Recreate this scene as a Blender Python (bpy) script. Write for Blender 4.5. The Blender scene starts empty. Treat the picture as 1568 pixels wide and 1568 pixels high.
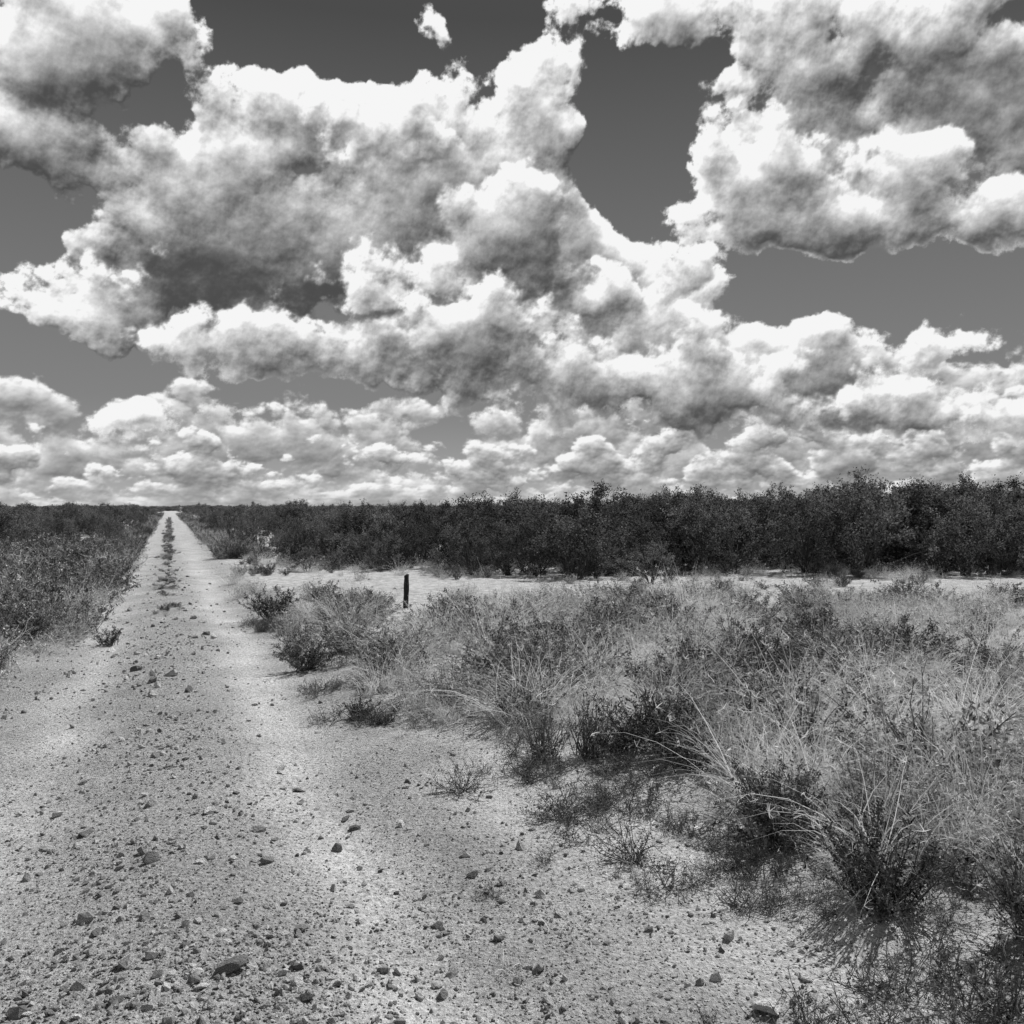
import bpy, math, numpy as np
from mathutils import Vector
scene = bpy.context.scene
rng = np.random.default_rng(7)
TAN = 0.387          # road heading: X = -TAN*Y + s
CAM_H = 1.70

# ------------------------------------------------------------------ noise
def _hash(ix, iy, seed):
    h = (ix.astype(np.int64)*374761393 + iy.astype(np.int64)*668265263 + seed*974634777) & 0xffffffff
    h = ((h ^ (h >> 13))*1274126177) & 0xffffffff
    return ((h ^ (h >> 16)) & 0xffff)/65535.0
def vnoise(x, y, seed=0):
    ix = np.floor(x); iy = np.floor(y); fx = x-ix; fy = y-iy
    ux = fx*fx*(3-2*fx); uy = fy*fy*(3-2*fy)
    a=_hash(ix,iy,seed); b=_hash(ix+1,iy,seed); c=_hash(ix,iy+1,seed); d=_hash(ix+1,iy+1,seed)
    return (a*(1-ux)+b*ux)*(1-uy)+(c*(1-ux)+d*ux)*uy
def fbm(x, y, octv=4, seed=0):
    v=0; a=.5; t=0
    for i in range(octv):
        v = v + a*vnoise(x*2**i+13.7*i, y*2**i+7.3*i, seed+i); t+=a; a*=.5
    return v/t
def perlin(x,y,seed=0):
    ix=np.floor(x); iy=np.floor(y); fx=x-ix; fy=y-iy
    ux=fx*fx*fx*(fx*(fx*6-15)+10); uy=fy*fy*fy*(fy*(fy*6-15)+10)
    def g(dx,dy):
        t=_hash(ix+dx,iy+dy,seed)*2*np.pi; return np.cos(t)*(fx-dx)+np.sin(t)*(fy-dy)
    a,b,c,d=g(0,0),g(1,0),g(0,1),g(1,1)
    return ((a*(1-ux)+b*ux)*(1-uy)+(c*(1-ux)+d*ux)*uy)*1.5
def pfbm(x,y,octv=5,seed=0,gain=.52):
    v=0;a=1.
    for i in range(octv):
        c,s_=math.cos(i*.9),math.sin(i*.9); v=v+a*perlin((x*c-y*s_)*2**i+5.1*i,(x*s_+y*c)*2**i+9.3*i,seed+i); a*=gain
    return v
def worley(x,y,seed=0):
    ix=np.floor(x); iy=np.floor(y); m=np.full(x.shape,9.)
    for dx in(-1,0,1):
        for dy in(-1,0,1):
            px=ix+dx+_hash(ix+dx,iy+dy,seed); py=iy+dy+_hash(ix+dx,iy+dy,seed+50)
            m=np.minimum(m,(px-x)**2+(py-y)**2)
    return m
def gss(x,c,w): return np.exp(-((x-c)/w)**2)
def sstep(a,b,x):
    t=np.clip((x-a)/(b-a),0,1); return t*t*(3-2*t)
R_D=[0,2.5,3.5,4.5,5.9,7,9,14,30,300,4000]; R_S=[2.2,2.35,2.6,2.85,2.9,1.95,1.45,1.35,1.5,1.6,1.6]
L_D=[0,8,9.4,11,18,30,300,4000];            L_S=[-2.4,-2.0,-1.6,-1.1,-1.1,-1.0,-1.0,-1.0]
def s_of(x,y): return x+TAN*y
def edges(x,y):
    w = (fbm(x*1.1,y*1.1,3,91)-.5)
    return np.interp(y,R_D,R_S)+w*.9, np.interp(y,L_D,L_S)-w*.7
def veg_mask(x,y):
    s=s_of(x,y); r,l=edges(x,y)
    return np.maximum(sstep(-.1,.35,s-r), sstep(-.1,.35,l-s))
def height(x,y):
    s=s_of(x,y)*.933
    near=np.exp(-np.maximum(y,0)/60)
    h=-.04*gss(s,.85,.36)-.04*gss(s,-.75,.36)+.025*gss(s,.05,.35)
    v=veg_mask(x,y)
    h=h+v*(.04+.10*(fbm(x*.5,y*.5,3,5)-.4))
    h=h+.02*(fbm(x*1.3,y*1.3,3,2)-.5)+(1-v*.5)*.024*(fbm(x*9,y*9,3,3)-.5)
    h=h+.012*sstep(1.1,1.7,s)*(fbm(x*4,y*4,3,8)-.3)
    return h*near

# ------------------------------------------------------------------ node helper
class NB:
    def __init__(s,nt): s.nt=nt
    def n(s,t,**k):
        nd=s.nt.nodes.new(t)
        for a,b in k.items(): setattr(nd,a,b)
        return nd
    def put(s,sock,v):
        if isinstance(v,bpy.types.NodeSocket): s.nt.links.new(v,sock)
        elif v is not None: sock.default_value=v
    def m(s,op,a,b=None,c=None,clamp=False):
        nd=s.n('ShaderNodeMath',operation=op); nd.use_clamp=clamp
        for i,v in enumerate((a,b,c)):
            if v is not None: s.put(nd.inputs[i],v)
        return nd.outputs[0]
    def mr(s,x,a,b,c,d,smooth=False):
        nd=s.n('ShaderNodeMapRange',interpolation_type='SMOOTHSTEP' if smooth else 'LINEAR')
        s.put(nd.inputs[0],x)
        for i,v in enumerate((a,b,c,d)): s.put(nd.inputs[i+1],v)
        return nd.outputs[0]
    def mix(s,f,a,b):
        nd=s.n('ShaderNodeMix',data_type='FLOAT'); s.put(nd.inputs[0],f); s.put(nd.inputs[2],a); s.put(nd.inputs[3],b)
        return nd.outputs[0]
    def noise(s,vec,scale,detail=4,rough=.5,dist=0,dim='3D'):
        nd=s.n('ShaderNodeTexNoise',noise_dimensions=dim); s.put(nd.inputs['Vector'],vec)
        nd.inputs['Scale'].default_value=scale; nd.inputs['Detail'].default_value=detail
        nd.inputs['Roughness'].default_value=rough; nd.inputs['Distortion'].default_value=dist
        return nd.outputs[0]
    def voro(s,vec,scale,detail=0,rough=.5,feature='F1'):
        nd=s.n('ShaderNodeTexVoronoi',feature=feature); s.put(nd.inputs['Vector'],vec)
        nd.inputs['Scale'].default_value=scale; nd.inputs['Detail'].default_value=detail
        nd.inputs['Roughness'].default_value=rough
        return nd
    def grey(s,x):
        nd=s.n('ShaderNodeCombineColor')
        for i in range(3): s.put(nd.inputs[i],x)
        return nd.outputs[0]
    def attr(s,n): return s.n('ShaderNodeAttribute',attribute_name=n).outputs['Fac']

def mat(name):
    m=bpy.data.materials.new(name); m.use_nodes=True; m.node_tree.nodes.clear(); return m,NB(m.node_tree)

def veg_mat(name,base,var=.5,transl=.35):
    m,b=mat(name)
    geo=b.n('ShaderNodeNewGeometry'); oi=b.n('ShaderNodeObjectInfo')
    r=b.mr(geo.outputs['Random Per Island'],0,1,1-var,1+var)
    o=b.mr(oi.outputs['Random'],0,1,1-var*.5,1+var*.5)
    c=b.grey(b.m('MULTIPLY',r,b.m('MULTIPLY',o,base)))
    p=b.n('ShaderNodeBsdfDiffuse'); b.put(p.inputs[0],c)
    out=b.n('ShaderNodeOutputMaterial')
    if transl>0:
        t=b.n('ShaderNodeBsdfTranslucent'); b.put(t.inputs[0],c)
        mx=b.n('ShaderNodeMixShader'); mx.inputs[0].default_value=transl
        b.nt.links.new(p.outputs[0],mx.inputs[1]); b.nt.links.new(t.outputs[0],mx.inputs[2]); b.nt.links.new(mx.outputs[0],out.inputs[0])
    else: b.nt.links.new(p.outputs[0],out.inputs[0])
    return m

def rock_mat(name,lo,hi):
    m,b=mat(name)
    oi=b.n('ShaderNodeObjectInfo'); tc=b.n('ShaderNodeTexCoord')
    nz=b.noise(tc.outputs['Object'],3,4,.65)
    c=b.m('MULTIPLY',b.mr(oi.outputs['Random'],0,1,lo,hi),b.mr(nz,.25,.75,.65,1.25))
    p=b.n('ShaderNodeBsdfDiffuse'); b.put(p.inputs[0],b.grey(c))
    bp=b.n('ShaderNodeBump'); bp.inputs['Strength'].default_value=.6; bp.inputs['Distance'].default_value=.2
    b.put(bp.inputs['Height'],nz); b.nt.links.new(bp.outputs[0],p.inputs['Normal'])
    out=b.n('ShaderNodeOutputMaterial'); b.nt.links.new(p.outputs[0],out.inputs[0]); return m

M_bark=veg_mat('dark_bark',.09,.4,0)
M_mesq=veg_mat('mesquite_leaf',.15,.95,.25)
M_weedstem=veg_mat('dry_stem',.56,.45,.15)
M_weed=veg_mat('weed_leaf',.35,.8,.2)
M_grass=veg_mat('dry_grass_blade',.74,.3,.3)
M_dark=veg_mat('shrub_leaf',.12,.95,.15)
M_twig=veg_mat('grey_twig',.13,.5,0)

# ------------------------------------------------------------------ mesh accumulators
class Acc:
    def __init__(s): s.v=[];s.f=[];s.mi=[];s.n=0
    def add(s,V,F,mi):
        s.v.append(V.reshape(-1,3)); s.f.append(F.reshape(-1,4)+s.n); s.mi.append(np.full(F.reshape(-1,4).shape[0],mi)); s.n+=V.reshape(-1,3).shape[0]
    def mesh(s,name,mats):
        V=np.concatenate(s.v); F=np.concatenate(s.f); MI=np.concatenate(s.mi)
        me=bpy.data.meshes.new(name); me.vertices.add(len(V)); me.vertices.foreach_set('co',V.astype(np.float32).ravel())
        me.loops.add(F.size); me.loops.foreach_set('vertex_index',F.astype(np.int32).ravel())
        me.polygons.add(len(F)); me.polygons.foreach_set('loop_start',(np.arange(len(F))*4).astype(np.int32))
        me.polygons.foreach_set('loop_total',np.full(len(F),4,np.int32))
        for m in mats: me.materials.append(m)
        me.polygons.foreach_set('material_index',MI.astype(np.int32))
        me.update(calc_edges=True); me.validate(); return me
def nrm(a): return a/(np.linalg.norm(a,axis=-1,keepdims=True)+1e-9)
def leaves(acc,C,Dr,L,W,mi):
    n=len(C); Dr=nrm(Dr); side=nrm(np.cross(Dr,rng.normal(size=(n,3))))
    L=np.broadcast_to(L,(n,))[:,None]; W=np.broadcast_to(W,(n,))[:,None]
    V=np.stack([C,C+Dr*L*.5+side*W*.5,C+Dr*L,C+Dr*L*.5-side*W*.5],1)
    acc.add(V,np.arange(n*4).reshape(n,4),mi)
def ribbons(acc,P,W,mi,taper=.25):
    n,k,_=P.shape; d=nrm(P[:,-1]-P[:,0]); side=nrm(np.cross(d,rng.normal(size=(n,3))))[:,None,:]
    w=(np.linspace(1,taper,k)[None,:,None])*np.broadcast_to(W,(n,))[:,None,None]*.5
    V=np.stack([P-side*w,P+side*w],2)
    i=np.arange(n)[:,None]*(k*2)+np.arange(k-1)[None,:]*2
    acc.add(V,np.stack([i,i+1,i+3,i+2],-1),mi)
def tubes(acc,P,R,mi,taper=.35,ns=5):
    n,k,_=P.shape; d=nrm(np.gradient(P,axis=1)); a=nrm(np.cross(d,np.array([.31,.95,.05]))); b=np.cross(d,a)
    ang=np.arange(ns)*2*np.pi/ns
    r=np.linspace(1,taper,k)[None,:,None,None]*np.broadcast_to(R,(n,))[:,None,None,None]
    V=P[:,:,None,:]+r*(a[:,:,None,:]*np.cos(ang)[None,None,:,None]+b[:,:,None,:]*np.sin(ang)[None,None,:,None])
    i=np.arange(n)[:,None,None]*k*ns+np.arange(k-1)[None,:,None]*ns; j=np.arange(ns)[None,None,:]; j2=(j+1)%ns
    acc.add(V,np.stack([i+j,i+j2,i+ns+j2,i+ns+j],-1),mi)
def paths(O,Dr,L,k=5,wob=.12,grav=0.0,up=0.0):
    n=len(O); L=np.broadcast_to(L,(n,)); P=np.zeros((n,k,3)); P[:,0]=O; d=nrm(Dr)
    for i in range(1,k):
        d=nrm(d+rng.normal(size=(n,3))*wob+np.array([0,0,up-grav*i/k]))
        P[:,i]=P[:,i-1]+d*(L/(k-1))[:,None]
    return P
def along(P,t):
    n,k,_=P.shape; x=t*(k-1); i=np.minimum(x.astype(int),k-2); f=(x-i)[:,None]
    r=np.arange(n); return P[r,i]*(1-f)+P[r,i+1]*f
def fan(n,spread,up=1.0):
    a=rng.uniform(0,2*np.pi,n); r=rng.uniform(0,1,n)**.6*spread
    return np.stack([np.cos(a)*r,np.sin(a)*r,np.full(n,up)],1)

def mesquite(name,H=2.0,nl=6400):
    # multi-stemmed scrub mesquite: limbs reaching leaf masses from the ground to a lumpy crown
    acc=Acc(); nc=54
    a=rng.uniform(0,6.283,nc); tz=rng.uniform(0,1,nc)**.85
    prof=np.interp(tz,[0,.3,.65,.85,1],[.92,1.05,.9,.62,.25])*rng.uniform(.5,1.1,nc)
    lump=1+.24*np.sin(a*2+rng.uniform(0,6))+.16*np.sin(a*5+rng.uniform(0,6))
    Cc=np.stack([np.cos(a)*prof*lump*H*.46,np.sin(a)*prof*lump*H*.46,H*(.07+.83*tz)*rng.uniform(.82,1.08,nc)],1)
    n=10; O=np.c_[rng.normal(size=(n,2))*.10,np.full(n,-.05)]
    D1=Cc[rng.choice(np.where(tz>.35)[0],n)]*np.array([.8,.8,1]); P1=paths(O,D1,np.linalg.norm(D1,axis=1)*.8,6,.15,0); tubes(acc,P1,.028,0)
    j=np.argmin(np.linalg.norm(Cc[:,None]-P1[None,:,3],axis=2)+rng.uniform(0,.3,(nc,n)),axis=1)
    S=along(P1[j],np.clip(tz*.9,.05,.9)); t=np.linspace(0,1,5)[None,:,None]
    P2=S[:,None]*(1-t)+Cc[:,None]*t+rng.normal(size=(nc,5,3))*.03*np.sin(np.pi*t); tubes(acc,P2,.010,0,ns=3)
    nt=8; Ct=np.repeat(Cc,nt,0); P3=paths(Ct,rng.normal(size=(nc*nt,3))+np.array([0,0,.3])+nrm(Ct-np.array([0,0,H*.4]))*.45,rng.uniform(.1,.34,nc*nt),4,.2,.1)
    P3[:,:,2]=np.maximum(P3[:,:,2],.02); ribbons(acc,P3,.006,0)
    top=np.argsort(-Cc[:,2])[:14]; P4=paths(Cc[top],fan(14,.7),rng.uniform(.15,.45,14),4,.12); ribbons(acc,P4,.010,0)
    for PP,cnt in((P3,nl),(P4,160)):
        s=rng.integers(0,len(PP),cnt); C=along(PP[s],rng.uniform(0,1,cnt)**.8)+rng.normal(size=(cnt,3))*.03
        leaves(acc,C,rng.normal(size=(cnt,3))+np.array([0,0,-.1]),rng.uniform(.035,.085,cnt),rng.uniform(.018,.036,cnt),1)
    return acc.mesh(name,[M_bark,M_mesq])
def shrub(name,H=.55,W=.5,ns=40,nb=260,nl=4000,ll=.022,lm=None,up=1.0,sm=None):
    acc=Acc(); O=np.c_[rng.normal(size=(ns,2))*.04,np.full(ns,-.02)]
    P1=paths(O,fan(ns,W/H*1.1,up),rng.uniform(.6,1.05,ns)*H*1.05,6,.12,.03); tubes(acc,P1,.004,0,ns=3)
    s=rng.integers(0,ns,nb); O2=along(P1[s],rng.uniform(.2,.95,nb))
    P2=paths(O2,(P1[s,-1]-P1[s,0])/H+rng.normal(size=(nb,3))*.55,rng.uniform(.2,.5,nb)*H*.5,4,.15); ribbons(acc,P2,.0034,0)
    q=rng.integers(0,nb,nl); t=rng.uniform(.05,1,nl)
    C=along(P2[q],t)+rng.normal(size=(nl,3))*.004
    leaves(acc,C,rng.normal(size=(nl,3))+np.array([0,0,.6]),rng.uniform(.6,1.3,nl)*ll,rng.uniform(.28,.45,nl)*ll,1)
    return acc.mesh(name,[sm or M_twig,lm or M_dark])
def weed(name,H=.38,W=.34,ns=50,nl=850,ll=.019):
    acc=Acc(); O=np.c_[rng.normal(size=(ns,2))*.08,np.full(ns,-.02)]
    P1=paths(O,fan(ns,W/H*1.35),rng.uniform(.5,1.1,ns)*H,6,.16,.06); ribbons(acc,P1,.005,0,.4)
    nb=150; s=rng.integers(0,ns,nb); P2=paths(along(P1[s],rng.uniform(.25,1,nb)),rng.normal(size=(nb,3))+np.array([0,0,.8]),rng.uniform(.04,.13,nb),4,.2); ribbons(acc,P2,.0036,0,.5)
    q=rng.integers(0,nb,nl); C=along(P2[q],rng.uniform(0,1,nl))+rng.normal(size=(nl,3))*.003
    leaves(acc,C,rng.normal(size=(nl,3))+np.array([0,0,.4]),rng.uniform(.6,1.4,nl)*ll,rng.uniform(.3,.5,nl)*ll,1)
    return acc.mesh(name,[M_weedstem,M_weed])
def grass(name,H=.45,n=110,spread=.8,g=.4):
    acc=Acc(); O=np.c_[rng.normal(size=(n,2))*.05,np.full(n,-.02)]
    P=paths(O,fan(n,spread),rng.uniform(.4,1.15,n)*H,6,.06,g); ribbons(acc,P,rng.uniform(.003,.006,n),0,.15)
    n2=n//3; s=rng.integers(0,n,n2); C=P[s,-1]
    P2=paths(np.repeat(C,3,0),rng.normal(size=(n2*3,3))+np.array([0,0,.5]),.03,3,.2); ribbons(acc,P2,.0035,0,.5)
    return acc.mesh(name,[M_grass])
def twigs(name,H=.2,W=.22,ns=26,nb=150,nl=260):
    acc=Acc(); O=np.c_[rng.normal(size=(ns,2))*.03,np.full(ns,-.01)]
    P1=paths(O,fan(ns,W/H*1.4,.8),rng.uniform(.6,1.1,ns)*(H+W)*.6,6,.22,.05); ribbons(acc,P1,.005,0,.5)
    s=rng.integers(0,ns,nb); P2=paths(along(P1[s],rng.uniform(.2,1,nb)),rng.normal(size=(nb,3))+np.array([0,0,.6]),rng.uniform(.03,.1,nb),4,.3); ribbons(acc,P2,.0032,0,.5)
    q=rng.integers(0,nb,nl); leaves(acc,along(P2[q],rng.uniform(0,1,nl)),rng.normal(size=(nl,3)),.015,.006,1)
    return acc.mesh(name,[M_twig,M_dark])
def rock(name,m,flat=.6,sub=2):
    import bmesh
    bm=bmesh.new(); bmesh.ops.create_icosphere(bm,subdivisions=sub,radius=1)
    pl=nrm(rng.normal(size=(10,3))); dd=rng.uniform(.3,.7,10); sc=np.array([rng.uniform(1,1.6),rng.uniform(.7,1.1),flat*rng.uniform(.8,1.3)])
    for v in bm.verts:
        c=np.array(v.co)
        for p,d in zip(pl,dd):
            e=c@p-d
            if e>0: c=c-p*e
        c=c*(1+.06*math.sin(c[0]*9+c[1]*7))*sc*1.2; v.co=Vector(c)
    me=bpy.data.meshes.new(name); bm.to_mesh(me); bm.free(); me.materials.append(m); return me

def proto(cname,meshes):
    col=bpy.data.collections.new(cname)
    for i,me in enumerate(meshes): col.objects.link(bpy.data.objects.new(f'{cname}_{i:02d}',me))
    return col
def scatter(name,col,P,rot,scl,idx):
    me=bpy.data.meshes.new(name); me.vertices.add(len(P)); me.vertices.foreach_set('co',P.astype(np.float32).ravel())
    for an,ty,dat,k in(('rot','FLOAT_VECTOR',rot,'vector'),('scl','FLOAT_VECTOR',scl,'vector'),('idx','INT',idx,'value')):
        at=me.attributes.new(an,ty,'POINT'); at.data.foreach_set(k,(dat.astype(np.int32) if ty=='INT' else dat.astype(np.float32)).ravel())
    me.update(); ob=bpy.data.objects.new(name,me); scene.collection.objects.link(ob)
    ng=bpy.data.node_groups.new(name+'_gn','GeometryNodeTree')
    ng.interface.new_socket('Geometry',in_out='INPUT',socket_type='NodeSocketGeometry'); ng.interface.new_socket('Geometry',in_out='OUTPUT',socket_type='NodeSocketGeometry')
    N=ng.nodes.new; gi=N('NodeGroupInput'); go=N('NodeGroupOutput'); ip=N('GeometryNodeInstanceOnPoints'); ci=N('GeometryNodeCollectionInfo')
    ci.inputs['Collection'].default_value=col; ci.inputs['Separate Children'].default_value=True; ci.inputs['Reset Children'].default_value=True
    L=ng.links.new
    def na(nm,ty):
        a=N('GeometryNodeInputNamedAttribute'); a.data_type=ty; a.inputs['Name'].default_value=nm; return a.outputs['Attribute']
    L(gi.outputs[0],ip.inputs['Points']); L(ci.outputs[0],ip.inputs['Instance']); ip.inputs['Pick Instance'].default_value=True
    L(na('idx','INT'),ip.inputs['Instance Index']); L(na('rot','FLOAT_VECTOR'),ip.inputs['Rotation']); L(na('scl','FLOAT_VECTOR'),ip.inputs['Scale'])
    L(ip.outputs[0],go.inputs[0]); md=ob.modifiers.new('scatter','NODES'); md.node_group=ng; return ob
def zrot(n,tilt=.12): return np.c_[rng.normal(size=(n,2))*tilt,rng.uniform(0,6.283,n)]
def on_ground(x,y,dz=0): return np.c_[x,y,height(x,y)+dz]

# ------------------------------------------------------------------ ground
def axis(lo,hi,fine_lo,fine_hi,st,gr):
    a=[*np.arange(fine_lo,fine_hi,st)]; s=st; x=a[-1]
    while x<hi: s*=gr; x+=s; a.append(x)
    s=st; x=a[0]; pre=[]
    while x>lo: s*=gr; x-=s; pre.append(x)
    return np.array(pre[::-1]+a)
gx=axis(-4000,4000,-3.2,3.2,.024,1.04); gy=axis(-60,5000,2.0,6.0,.024,1.025)
X,Y=np.meshgrid(gx,gy); Z=height(X,Y); ny,nx=X.shape
acc=Acc(); i=np.arange(ny-1)[:,None]*nx+np.arange(nx-1)[None,:]
gm,b=mat('dry_caliche_ground')
acc.add(np.stack([X,Y,Z],-1),np.stack([i,i+1,i+nx+1,i+nx],-1),0)
me=acc.mesh('ground',[gm])
def track_f(x,y):
    s=s_of(x,y)*.933; w=(fbm(x*.8,y*.8,3,44)-.5)*.45
    t=gss(s+w,.80,.30)+.75*gss(s+w,-.74,.30)+.8*sstep(1.3,2.0,s+w*2)
    return np.clip(t*(.6+.6*fbm(x*1.5,y*1.5,4,41)),0,1)
for nm,dat in(('track',track_f(X,Y)),('veg',veg_mask(X,Y))):
    at=me.attributes.new(nm,'FLOAT','POINT'); at.data.foreach_set('value',dat.astype(np.float32).ravel())
me.polygons.foreach_set('use_smooth',np.ones(len(me.polygons),bool))
g=bpy.data.objects.new('ground',me); scene.collection.objects.link(g)
tc=b.n('ShaderNodeTexCoord').outputs['Object']
tr=b.attr('track'); ve=b.attr('veg')
n1=b.noise(tc,1.3,5,.6); n2=b.noise(tc,42,4,.8); n3=b.noise(tc,7,4,.6)
col=b.mix(tr,.45,.57)
col=b.m('MULTIPLY',col,b.mr(n1,.3,.7,.80,1.14)); col=b.m('MULTIPLY',col,b.mr(n2,.34,.66,.5,1.36))
vo=b.voro(tc,60); spk=b.mr(vo.outputs['Distance'],.1,.36,1,0,True)
vr=b.n('ShaderNodeSeparateColor'); b.nt.links.new(vo.outputs['Color'],vr.inputs[0])
spk=b.m('MULTIPLY',spk,b.m('GREATER_THAN',vr.outputs[0],b.mix(tr,.35,.7)))
col=b.m('MULTIPLY',col,b.mr(b.m('MULTIPLY',spk,b.m('GREATER_THAN',vr.outputs[1],.5)),0,1,1,.22))
litter=b.mr(n3,.4,.6,.62,.32)
col=b.mix(b.m('MULTIPLY',ve,.7),col,litter)
p=b.n('ShaderNodeBsdfDiffuse'); b.put(p.inputs[0],b.grey(col))
hgt=b.m('ADD',b.m('MULTIPLY',spk,.9),n2)
bp=b.n('ShaderNodeBump'); bp.inputs['Strength'].default_value=1; b.put(bp.inputs['Distance'],b.mix(tr,.040,.022)); b.put(bp.inputs['Height'],hgt)
b.nt.links.new(bp.outputs[0],p.inputs['Normal']); o=b.n('ShaderNodeOutputMaterial'); b.nt.links.new(p.outputs[0],o.inputs[0])

# ------------------------------------------------------------------ gravel
M_rock=rock_mat('caliche_stone',.16,.68)
gcol=proto('gravel_stone',[rock(f'gravel_stone_{k}',M_rock,rng.uniform(.45,.85),1) for k in range(10)])
n=210000; u=rng.uniform(0,1,n); y=1/(1/2.2-u*(1/2.2-1/35.)); x=rng.uniform(-1,1,n)*(.72*y+.8)
s=s_of(x,y)*.933; t=track_f(x,y); v=veg_mask(x,y)
dens=(1-.6*t)*(1-.85*v)*(.5+.5*gss(s,-.05,.65)+.15*gss(s,1.35,.35)); dens*=sstep(.2,.65,fbm(x*1.6,y*1.6,3,70))*.75+.3
k=rng.uniform(0,1,len(x))<dens*.7; x,y,s=x[k],y[k],s[k]
sz=np.exp(rng.normal(-5.5,.66,len(x))); sz=np.clip(sz,.0018,.032)*(1+.4*gss(s,-.1,.5))*np.clip(y/6,1,2.2)
P=on_ground(x,y,0); P[:,2]+=sz*.2
scatter('gravel',gcol,P,np.c_[rng.normal(size=(len(x),2))*.35,rng.uniform(0,6.28,len(x))],np.repeat(sz[:,None],3,1),rng.integers(0,10,len(x)))
M_big=rock_mat('field_stone',.12,.3); M_pale=rock_mat('pale_stone',.5,.62)
def add_obj(name,me,x,y,z=0,sc=1,rz=0,rx=0):
    ob=bpy.data.objects.new(name,me); scene.collection.objects.link(ob)
    ob.location=(x,y,float(height(np.array([x]),np.array([y]))[0])+z); ob.rotation_euler=(rx,0,rz); ob.scale=(sc,)*3 if not hasattr(sc,'__len__') else sc
    return ob
for (rx_,ry_,r,mm) in[(-1.03,3.2,.05,M_big),(-1.17,4.2,.03,M_big),(-.06,3.49,.032,M_big),(-.18,4.08,.028,M_big),(-3.45,8.5,.06,M_big),(-2.22,4.6,.033,M_big),
    (-.7,3.04,.035,M_big),(-.25,3.12,.026,M_big),(.86,2.96,.055,M_pale),(-.92,4.9,.028,M_big),(-1.3,5.4,.03,M_big),(-1.9,3.4,.03,M_pale),(.2,3.7,.028,M_pale),(-.85,3.55,.026,M_big),(-1.35,3.0,.03,M_big)]:
    add_obj('rock',rock('rock',mm,.6,3),rx_,ry_,r*.3,r,rng.uniform(0,6.28))

# ------------------------------------------------------------------ vegetation masses
mcol=proto('mesquite',[mesquite(f'mesquite_{k}') for k in range(6)])
wcol=proto('field_plant',[weed(f'weed_{k}',ll=.017+.003*(k%3),H=.34+.04*(k%3)) for k in range(6)]+[grass(f'grass_{k}',H=.38+.07*k,spread=.6+.2*k) for k in range(4)]+[shrub(f'low_shrub_{k}',H=.42,W=.4,ns=30,nb=170,nl=1700,ll=.026,lm=M_weed if k==2 else M_dark) for k in range(3)])
n=11000; u=rng.uniform(0,1,n); y=2.3+(32-2.3)*u**.85; x=rng.uniform(-1,1,n)*(.8*y+2)
s=s_of(x,y); er,el_=edges(x,y)
inr=s>er+.05; inl=(s<el_-.1)&(y>6)
nz=fbm(x*.6,y*.6,3,33); nf=fbm(x*1.7+9,y*1.7,2,34)
dens=np.where(inr,.95,np.where(inl,.95,0))
bare=(y>15.3+2.0*(fbm(x*.5,x*0,2,19)-.5)*2)&(y<21)&(s>1.7); dens=np.where(bare&inr,dens*np.where(nz>.52,.4,.04),dens)
dens=dens*np.where((nf<.44)&inr,.06,1)
fr=((s-er)<.5)&inr; dens=np.where(fr,dens*.5,dens)
dens=np.where((np.abs(x+1.74*y/14.4)<.5*y/14.4)&(y>11.4)&(y<14.9),0,dens)
dens=dens*np.clip(9/y+.4,0,1)
k=rng.uniform(0,1,n)<dens; x,y,s,nz,er,inl=x[k],y[k],s[k],nz[k],er[k],inl[k]
n=len(x); ty=rng.integers(0,6,n); gz=fbm(x*.8,y*.8,3,55)
ty=np.where((rng.uniform(0,1,n)<sstep(.42,.62,gz+.10*((x>1.2)&(y<8)))*.7+.1)&~inl,rng.integers(6,10,n),ty)
ty=np.where(rng.uniform(0,1,n)<np.where(inl,np.where(y>15,.6,.4),(.14+.32*sstep(.5,.6,fbm(x*1.1+4,y*1.1,2,87)))*np.where(y<6,.5,1)),rng.integers(10,13,n),ty)
sc=rng.uniform(.6,1.4,n)*(.7+.6*fbm(x*.5,y*.5,2,12))*(.65+.35*sstep(0,.9,np.abs(s-er)))*np.where(inl&(y>13),1.35,1)
sc*=np.where((y>15)&~inl&(s>1.7),.6,1)*np.where((y<5.5)&(s>3.2),1.15,1)
scatter('grass_field',wcol,on_ground(x,y),zrot(n),np.c_[sc*rng.uniform(.95,1.3,n),sc*rng.uniform(.95,1.3,n),sc*rng.uniform(.8,1.1,n)],ty)
NF=n
# centre-strip weeds
n=1600; y=13+120*rng.uniform(0,1,n)**1.5; s0=rng.normal(0.0,.12,n)+.2*(fbm(y*.4,y*0,2,15)-.5); x=s0-TAN*y
k=rng.uniform(0,1,n)<sstep(.33,.58,fbm(y*.7,y*0+3,3,6))*sstep(12.5,18,y)*.85; x,y=x[k],y[k]; n=len(x)
sc=rng.uniform(.16,.42,n)*np.clip(y/35,.8,1.3); scatter('road_weeds',wcol,on_ground(x,y),zrot(n),np.c_[sc,sc,sc*.7],rng.choice([0,1,12,10,11],n))
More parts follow.
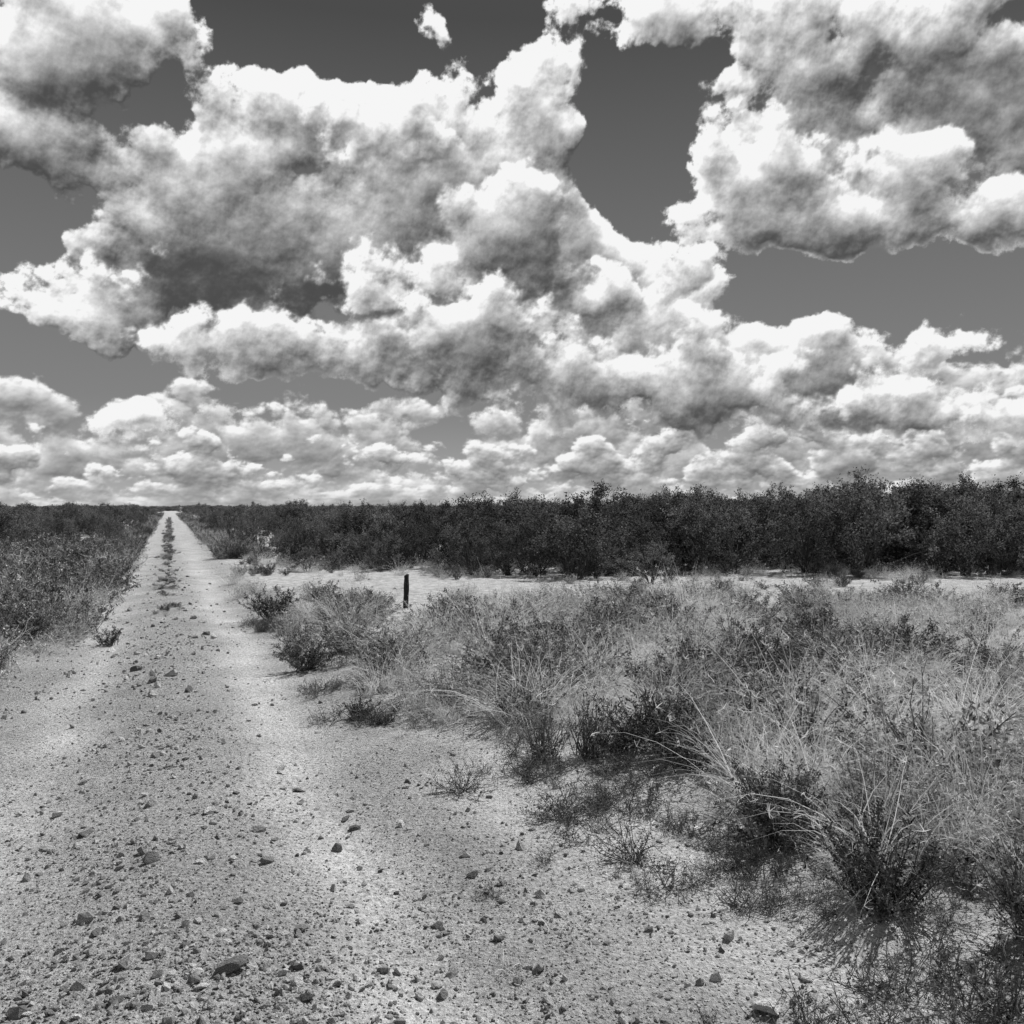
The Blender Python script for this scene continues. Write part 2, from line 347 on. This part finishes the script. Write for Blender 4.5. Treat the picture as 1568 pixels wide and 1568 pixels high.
# low weeds along both road margins farther off
tcol=proto('verge_tuft',[twigs(f'verge_twig_{k}') for k in range(4)]+[grass(f'verge_grass_{k}',H=.16,n=50,spread=1.4,g=.8) for k in range(3)])
n=1000; y=rng.uniform(2.4,14,n); er=np.interp(y,R_D,R_S); s0=er+rng.normal(-.15,.4,n); x=s0-TAN*y
k=s0>1.15; x,y=x[k],y[k]; k=rng.uniform(0,1,len(x))<sstep(.4,.62,fbm(x*1.2,y*1.2,2,77))*.6; x,y=x[k],y[k]; n=len(x); sc=rng.uniform(.35,.95,n)
scatter('verge_tufts',tcol,on_ground(x,y),zrot(n),np.repeat(sc[:,None],3,1),rng.integers(0,7,n))
n=900; y=28+150*rng.uniform(0,1,n)**1.4; sd_=rng.choice([-1,1],n); s0=np.where(sd_>0,rng.uniform(1.6,3.2,n),rng.uniform(-2.8,-1.15,n)); x=s0-TAN*y; sc=rng.uniform(.7,1.6,n)
scatter('verge_weeds',wcol,on_ground(x,y),zrot(n),np.repeat(sc[:,None],3,1),rng.choice([0,1,2,10,11,11],n))
# mesquite thicket
def thick(n,y0,y1,dmul):
    y=np.sqrt(rng.uniform(y0**2,y1**2,n)); x=rng.uniform(-1,1,n)*(.8*y+8); s=s_of(x,y)
    fnt=20.5+2.0*(fbm(x*.35,x*0,2,3)-.5)*2+np.where(x<-1.5,1.0,0)+np.where(s<3.2,3,0)
    r=(s>2.6+rng.uniform(0,.4,n))&(y>fnt); l=(s<-2.0)&(y>21+14*sstep(-7,-2.4,s))
    k=(r|l)&(rng.uniform(0,1,n)<dmul*np.where((fbm(x*.3,y*.3,2,61)<.40)&(y>25)&(x<2),.35,1)); return x[k],y[k]
xs,ys=[],[]
for a in((780,19,34,1),(1300,34,80,.9),(1900,80,300,1),(1200,300,1400,1)):
    q=thick(*a); xs.append(q[0]); ys.append(q[1])
x=np.concatenate(xs); y=np.concatenate(ys)
n=60; xx=rng.uniform(-3,3,n); yy=rng.uniform(300,420,n); x=np.r_[x,xx-TAN*yy]; y=np.r_[y,yy]
n=len(x); s=s_of(x,y)
fr_=(y<23)&(s>0)
H=1.42+.36*(fbm(x*.3,y*.3,2,8)-.5)*2+rng.normal(0,.27,n)
H=H+np.where((y<60)&(x>-2),np.clip((x+2)*.05,0,.6),0)*np.where(y<32,1,.6)
H=np.where((s<0)&(y<70),H*.88,H); H=np.where((s<0)&(y<28),H*.75,H); H=np.where((np.abs(s)<5),H*.8,H); H=np.where(y>80,H*1.1,H); H=np.clip(H,.6,2.4)
H=np.where(fr_&(rng.uniform(0,1,n)<.35),H*.55,H)
zs=H/1.95; ws=np.maximum(zs,.5)*rng.uniform(.85,1.25,n)*np.where(y>80,1.5,1)*np.where(y>300,2.0,1)
ws=np.where(np.abs(s)<4.5,ws*.7,ws)
scatter('mesquite_thicket',mcol,on_ground(x,y),zrot(n,.05),np.c_[ws,ws,zs],rng.integers(0,6,n))

# ------------------------------------------------------------------ individually visible plants
def up(k): return shrub(f'upright_shrub_{k}',H=.42,W=.26,ns=60,nb=240,nl=1500,ll=.018,up=1.2)
for (nm,me,px,py,sc) in[
    ('upright_shrub',up(0),.22,5.92,(.95,.95,.92)),('upright_shrub',up(1),.53,5.96,(1,1,1.08)),
    ('low_shrub',twigs('low_twig_a',.2,.26,50,420,1200),.27,4.78,1),('low_shrub',twigs('low_twig_b',.15,.1,24,120,400),.53,4.96,1),
    ('dead_twig_shrub',twigs('dead_a',.2,.24,40,240,300),.575,4.2,1),('dead_twig_shrub',twigs('dead_b',.16,.26,36,220,300),-.29,5.25,1),
    ('small_shrub',shrub('sm_a',.2,.2,26,140,1200,.018),-1.22,7.1,1),('small_shrub',shrub('sm_b',.18,.2,26,140,1000,.018),-1.0,6.9,.8),
    ('leafy_shrub',shrub('lf_a',.46,.5,60,420,6000,.021),1.30,4.36,1.0),('leafy_shrub',shrub('lf_b',.36,.36,60,300,4200,.019),1.50,3.6,1.1),
    ('leafy_shrub',shrub('lf_c',.45,.4,50,300,4500,.019),1.98,3.3,1.0),('leafy_shrub',shrub('lf_d',.45,.4,50,300,4200,.021),1.06,5.84,1),
    ('leafy_shrub',shrub('lf_e',.42,.45,50,300,4200,.021,lm=M_weed),-.45,7.15,1),('leafy_shrub',shrub('lf_f',.4,.45,50,300,4200,.024),-2.15,9.2,1),
    ('leafy_shrub',shrub('lf_g',.5,.55,50,300,4200,.026),-3.6,13.2,1.1),('leafy_shrub',shrub('lf_h',.4,.4,50,300,3500,.026),2.66,13.6,1),
    ('leafy_shrub',shrub('lf_i',.35,.55,50,300,3500,.026),4.3,13.0,1),('leafy_shrub',shrub('lf_j',.5,.46,60,380,6000,.021,lm=M_weed),1.8,4.3,1.0),
    ('dead_twig_shrub',twigs('dead_c',.14,.2,30,200,200),1.28,3.06,1),('dead_twig_shrub',twigs('dead_d',.2,.2,36,240,400),1.62,2.9,1),
    ('dead_twig_shrub',twigs('dead_e',.1,.2,26,160,100),.95,3.75,1),('grass_tuft',grass('gt_a',.42,240,.7,.35),1.95,3.95,1),('grass_tuft',grass('gt_b',.45,240,.8,.35),2.3,4.4,1.1),
    ('grass_tuft',grass('gt_d',.42,240,.8,.35),2.15,3.6,1.05),('grass_tuft',grass('gt_e',.45,240,.8,.35),1.75,5.0,1.05),
    ('grass_tuft',grass('gt_c',.3,150,.9,.4),-.5,6.85,.9),('small_shrub',shrub('sm_c',.22,.22,26,140,1200,.018),-5.0,11.0,1.3),('mesquite_bush',bpy.data.meshes['mesquite_2'],2.95,18.8,(.5,.5,.45))]:
    add_obj(nm,me,px,py,0,sc,rng.uniform(0,6.28))

# ------------------------------------------------------------------ fence post (weathered, split top)
pm,b=mat('weathered_wood'); tc=b.n('ShaderNodeTexCoord').outputs['Object']
mp=b.n('ShaderNodeMapping'); b.put(mp.inputs[0],tc); mp.inputs['Scale'].default_value=(1,1,.08)
nz=b.noise(mp.outputs[0],70,6,.7)
p=b.n('ShaderNodeBsdfDiffuse'); b.put(p.inputs[0],b.grey(b.mr(nz,.3,.7,.012,.06)))
bp=b.n('ShaderNodeBump'); bp.inputs['Distance'].default_value=.01; b.put(bp.inputs['Height'],nz); b.nt.links.new(bp.outputs[0],p.inputs['Normal'])
o=b.n('ShaderNodeOutputMaterial'); b.nt.links.new(p.outputs[0],o.inputs[0])
acc=Acc(); ns=14; zz=np.linspace(-.15,.54,14); ang=np.arange(ns)*2*np.pi/ns
V=np.zeros((14,ns,3))
for a_,z_ in enumerate(zz):
    r=.042+.004*np.sin(ang*3+1)+.003*np.sin(z_*25+ang*2)-.004*(z_>.45)
    V[a_,:,0]=np.cos(ang)*r+.012*math.sin(z_*4); V[a_,:,1]=np.sin(ang)*r; V[a_,:,2]=z_
V[-1,:,2]+=.02*np.cos(ang+.6)+.006*np.sin(ang*5)
top=V[-1].copy(); top[:,:2]*=.55; top[:,2]=V[-1,:,2].mean()+.008+.01*np.cos(ang+.6); cap=top*np.array([.02,.02,1])
V=np.concatenate([V,top[None],cap[None]]); k_=len(V)
ii=np.arange(k_-1)[:,None]*ns; jj=np.arange(ns)[None,:]; j2=(jj+1)%ns
acc.add(V,np.stack([ii+jj,ii+j2,ii+ns+j2,ii+ns+jj],-1),0)
add_obj('fence_post',acc.mesh('fence_post',[pm]),-1.73,14.4,0,1,.5,.03)

# ------------------------------------------------------------------ sun + world
SAZ,SEL=math.radians(42),math.radians(52)
sd=Vector((math.sin(SAZ)*math.cos(SEL),math.cos(SAZ)*math.cos(SEL),math.sin(SEL)))
sl=bpy.data.lights.new('sun','SUN'); sl.energy=5; sl.angle=math.radians(.5); sl.color=(1,.995,.99)
so=bpy.data.objects.new('sun',sl); so.rotation_euler=sd.to_track_quat('Z','Y').to_euler(); scene.collection.objects.link(so)
w=bpy.data.worlds.new('World'); scene.world=w; w.use_nodes=True; w.node_tree.nodes.clear(); b=NB(w.node_tree)
sky=b.n('ShaderNodeTexSky',sky_type='NISHITA'); sky.sun_disc=False; sky.sun_elevation=SEL; sky.sun_rotation=SAZ
bw=b.n('ShaderNodeRGBToBW'); b.put(bw.inputs[0],sky.outputs[0])
bg=b.n('ShaderNodeBackground'); b.put(bg.inputs[0],bw.outputs[0]); bg.inputs[1].default_value=.05
o=b.n('ShaderNodeOutputWorld'); b.nt.links.new(bg.outputs[0],o.inputs[0])

# ------------------------------------------------------------------ cloudy sky: a band of the sky dome (open overhead)
F=.866; VH=775.
def ae(px,py):
    tx=(px-784)/1568/F; tz=(VH-py)/1568/F; az=math.atan(tx); return az, math.atan(tz*math.cos(az))
BACK=[(530,210,250,125),(330,290,230,130),(165,390,160,130),(60,490,110,40),(420,370,350,140),(700,300,190,160),(840,190,80,60),
 (900,370,110,120),(110,60,240,140),(60,210,120,75),(290,10,90,50),(650,60,70,28),(690,110,60,25),(860,80,110,50),(1050,15,260,60),(1300,60,270,110),(1090,130,110,50),(1460,160,200,120),
 (1290,230,200,90),(780,130,70,50),(1200,200,90,60),(980,480,170,110),(700,520,200,70)]
MID=[(1140,280,115,110),(1400,270,110,60),(1310,330,150,70),(1490,330,150,75),(800,350,110,95),(700,430,150,50),(930,450,90,60),(560,190,130,75),(1050,520,110,90),(1180,560,150,80),(130,420,90,65),(1240,510,80,50),(1430,525,95,48),(1450,620,150,50)]
FRONT=[(330,530,140,42),(560,545,190,45),(720,500,140,60),(535,432,85,30),(865,580,120,60),(1090,590,130,60),(1000,585,80,40),(1290,610,180,40),(1000,410,60,50),(420,500,80,30),(310,625,60,28),(200,640,50,26),(610,612,50,22)]
GAPS=[(965,230,75,120),(430,40,100,45),(245,160,50,32),(740,20,60,35),(60,570,140,30),(1400,443,210,28),(470,603,100,16),(60,320,50,40),(1010,110,40,30),(570,90,40,25)]
DK=[(340,430,190,60,.8),(230,400,90,60,.4),(1420,120,170,45,.9),(450,320,130,50,.2),(150,230,90,40,.3)]
fine=np.radians(np.arange(-37,37,.065)); cl=np.radians(np.arange(-180,-37,1.0)); cr=np.radians(np.append(np.arange(37,180,1.0),180))
A=np.concatenate([cl,fine,cr]); de=math.radians(.07); E=np.concatenate([[-.02,-.008],np.arange(0,math.radians(38),de)])
U,Vv=np.meshgrid(A,E)
def puff(x,y,sd_,o=3,gn=.5):
    v=0;a=1
    for i in range(o): v=v+a*(.35-worley(x*2**i+3*i,y*2**i,sd_+i)); a*=gn
    return v
def shadow(Dn,step,ns,k,dx=0):
    tau=np.zeros_like(Dn); P=np.clip(Dn,0,.8)
    for j in range(1,ns+1):
        sh=j*step; Q=np.zeros_like(P); Q[:-sh]=P[sh:]; Q=np.roll(Q,j*dx,axis=1); tau+=Q
    return np.exp(-k*tau*step)
def relief(Dn,du,dv):
    G=np.zeros_like(Dn); G[:-dv]=Dn[:-dv]-np.roll(Dn[dv:],du,axis=1); return G
wx,wy=.018*pfbm(U*14,Vv*14,4,301)+.03*perlin(U*5,Vv*5,305), .014*pfbm(U*14+40,Vv*14,4,311)
def layer(BL,sd_,amp=1.,fr=1.,k_sh=.022,generic=False):
    wu=U+wx*amp; wv=Vv+wy*amp; M=np.zeros_like(U)
    for (cx,cy,rx,ry) in BL:
        a,e=ae(cx,cy); a1,_=ae(cx-rx,cy); a2,_=ae(cx+rx,cy); _,e1=ae(cx,cy+ry); _,e2=ae(cx,cy-ry); ra=(a2-a1)/2; re=(e2-e1)/2
        L=np.sqrt(((wu-a)/ra)**2+((wv-e)/re)**2); M+=np.exp(7*np.clip((1-L)*min(ra,re)/.055,-3,1.6))
    M=np.log(M+1e-9)/7
    if generic:
        far=sstep(.62,.8,np.abs(U)); M=np.maximum(M,-3+far*2.9); M=np.maximum(M,-3+3.0*sstep(.52,.6,Vv))
    for (cx,cy,rx,ry) in GAPS:
        a,e=ae(cx,cy); M-=1.5*np.exp(-(((wu-a)*1358/rx)**2+((wv-e)*1358/ry)**2))
    M=np.where(M>.6,.6+np.tanh((M-.6)*1.2)*.5,M)
    D=M+.66*amp*pfbm(U*9*fr,Vv*10*fr,8,sd_,.57)+.44*amp*puff((U+wx*.5)*15*fr,(Vv+wy*.5)*18*fr,sd_+20,5)-.02
    T=np.sqrt(np.clip(D,0,1.6)+.03)
    Lm=.28+.62*shadow(D,4,18,k_sh,2)+.65*relief(T,1,2)+.35*relief(T,2,5)+.5*relief(T,6,14)
    return D,Lm
D,Lm=layer(BACK,401,1,1,.024,True)
for (cx,cy,rx,ry,q) in DK:
    a,e=ae(cx,cy); Lm-=.38*q*np.exp(-(((U+wx-a)*1358/rx)**2+((Vv+wy-e)*1358/ry)**2))
for BL,sd_,am_,fr_,ks in((MID,611,.8,1.15,.042),(FRONT,731,.66,1.35,.062)):
    d2,l2=layer(BL,sd_,am_,fr_,ks); al_=sstep(-.02,.30,d2); Lm=Lm*(1-al_)+l2*al_; D=np.maximum(D,d2)
Lm=np.clip(Lm+.07*pfbm(U*6,Vv*8,3,77),0,1.1)
ed=np.degrees(Vv)-2.2*sstep(-.15,.3,U)
def low(B,fx,fy,sd_,k):
    kx=1+.8*np.exp(-Vv/.04)
    d=B+.65*pfbm(U*fx*.5,Vv*fy*.6*kx,7,sd_,.56)+.75*puff(U*fx+.3*perlin(U*20,Vv*20,9),Vv*fy*kx,sd_+20,4)
    t=np.sqrt(np.clip(d,0,1.6)+.04)
    return d,np.clip(.34+.46*shadow(d,2,9,k,1)+.6*relief(t,1,2)+.45*relief(t,3,6),0,1.05)
d1,l1=low(np.interp(ed,[-3,0,2,4.5,6.2,7.6,9.5],[.33,.24,.17,.08,-.05,-.4,-2]),16,24,501,.13)
d2,l2=low(np.interp(ed,[-3,0,1.5,3,4.5,6],[.3,.12,.02,-.12,-.4,-2]),26,42,541,.18)
a2_=sstep(0,.25,d2); Ll=l1*(1-a2_)+l2*a2_; Dl=np.maximum(d1,d2)
R=6000.; P3=np.stack([np.sin(U)*np.cos(Vv)*R,np.cos(U)*np.cos(Vv)*R,np.sin(Vv)*R+CAM_H],-1)
sky_m,b=mat('cloudy_sky')
ny,nx=U.shape; acc=Acc(); i=np.arange(ny-1)[:,None]*nx+np.arange(nx-1)[None,:]
acc.add(P3,np.stack([i,i+nx,i+nx+1,i+1],-1),0); me=acc.mesh('sky',[sky_m])
for nm,dat in(('dm',D),('lm',Lm),('dl',Dl),('ll',Ll),('el',Vv)):
    at=me.attributes.new(nm,'FLOAT','POINT'); at.data.foreach_set('value',dat.astype(np.float32).ravel())
me.polygons.foreach_set('use_smooth',np.ones(len(me.polygons),bool))
so2=bpy.data.objects.new('sky',me); scene.collection.objects.link(so2)
pos=b.n('ShaderNodeTexCoord').outputs['Object']
f1=b.noise(pos,.010,5,.7); f1=b.m('SUBTRACT',f1,.5)
el=b.attr('el')
skyc=b.mr(el,0,.5,.27,.072); skyc=b.m('ADD',skyc,b.mr(el,0,.12,.12,0,True))
am=b.mr(b.m('ADD',b.attr('dm'),b.m('MULTIPLY',f1,.6)),-.04,.22,0,1,True)
al=b.mr(b.m('ADD',b.attr('dl'),b.m('MULTIPLY',f1,.5)),-.05,.3,0,1,True)
cm=b.m('ADD',b.m('MULTIPLY',b.m('POWER',b.m('MAXIMUM',b.m('ADD',b.attr('lm'),b.m('MULTIPLY',f1,.36)),0),1.85),.93),.075)
cl_=b.m('ADD',b.m('MULTIPLY',b.m('POWER',b.m('MAXIMUM',b.m('ADD',b.attr('ll'),b.m('MULTIPLY',f1,.25)),0),1.8),.82),.15)
c=b.mix(al,skyc,cl_); c=b.mix(am,c,cm); c=b.mix(b.mr(el,0,.04,.45,0,True),c,.46)
em=b.n('ShaderNodeEmission'); b.put(em.inputs[0],b.grey(b.m('MINIMUM',c,.92))); o=b.n('ShaderNodeOutputMaterial'); b.nt.links.new(em.outputs[0],o.inputs[0])
try: sky_m.cycles.emission_sampling='NONE'
except Exception as ex: print(ex)

# ------------------------------------------------------------------ camera
cd=bpy.data.cameras.new('camera'); cd.sensor_width=36; cd.lens=36*F; cd.clip_start=.05; cd.clip_end=12000
co=bpy.data.objects.new('camera',cd); co.location=(0,0,CAM_H)
co.rotation_euler=(math.radians(90-.38),0,0); scene.collection.objects.link(co); scene.camera=co
scene.view_settings.view_transform='Standard'; scene.view_settings.look='None'; scene.view_settings.exposure=0
print('gravel',len(bpy.data.objects['gravel'].data.vertices),'field',NF,'mesq',len(bpy.data.objects['mesquite_thicket'].data.vertices))
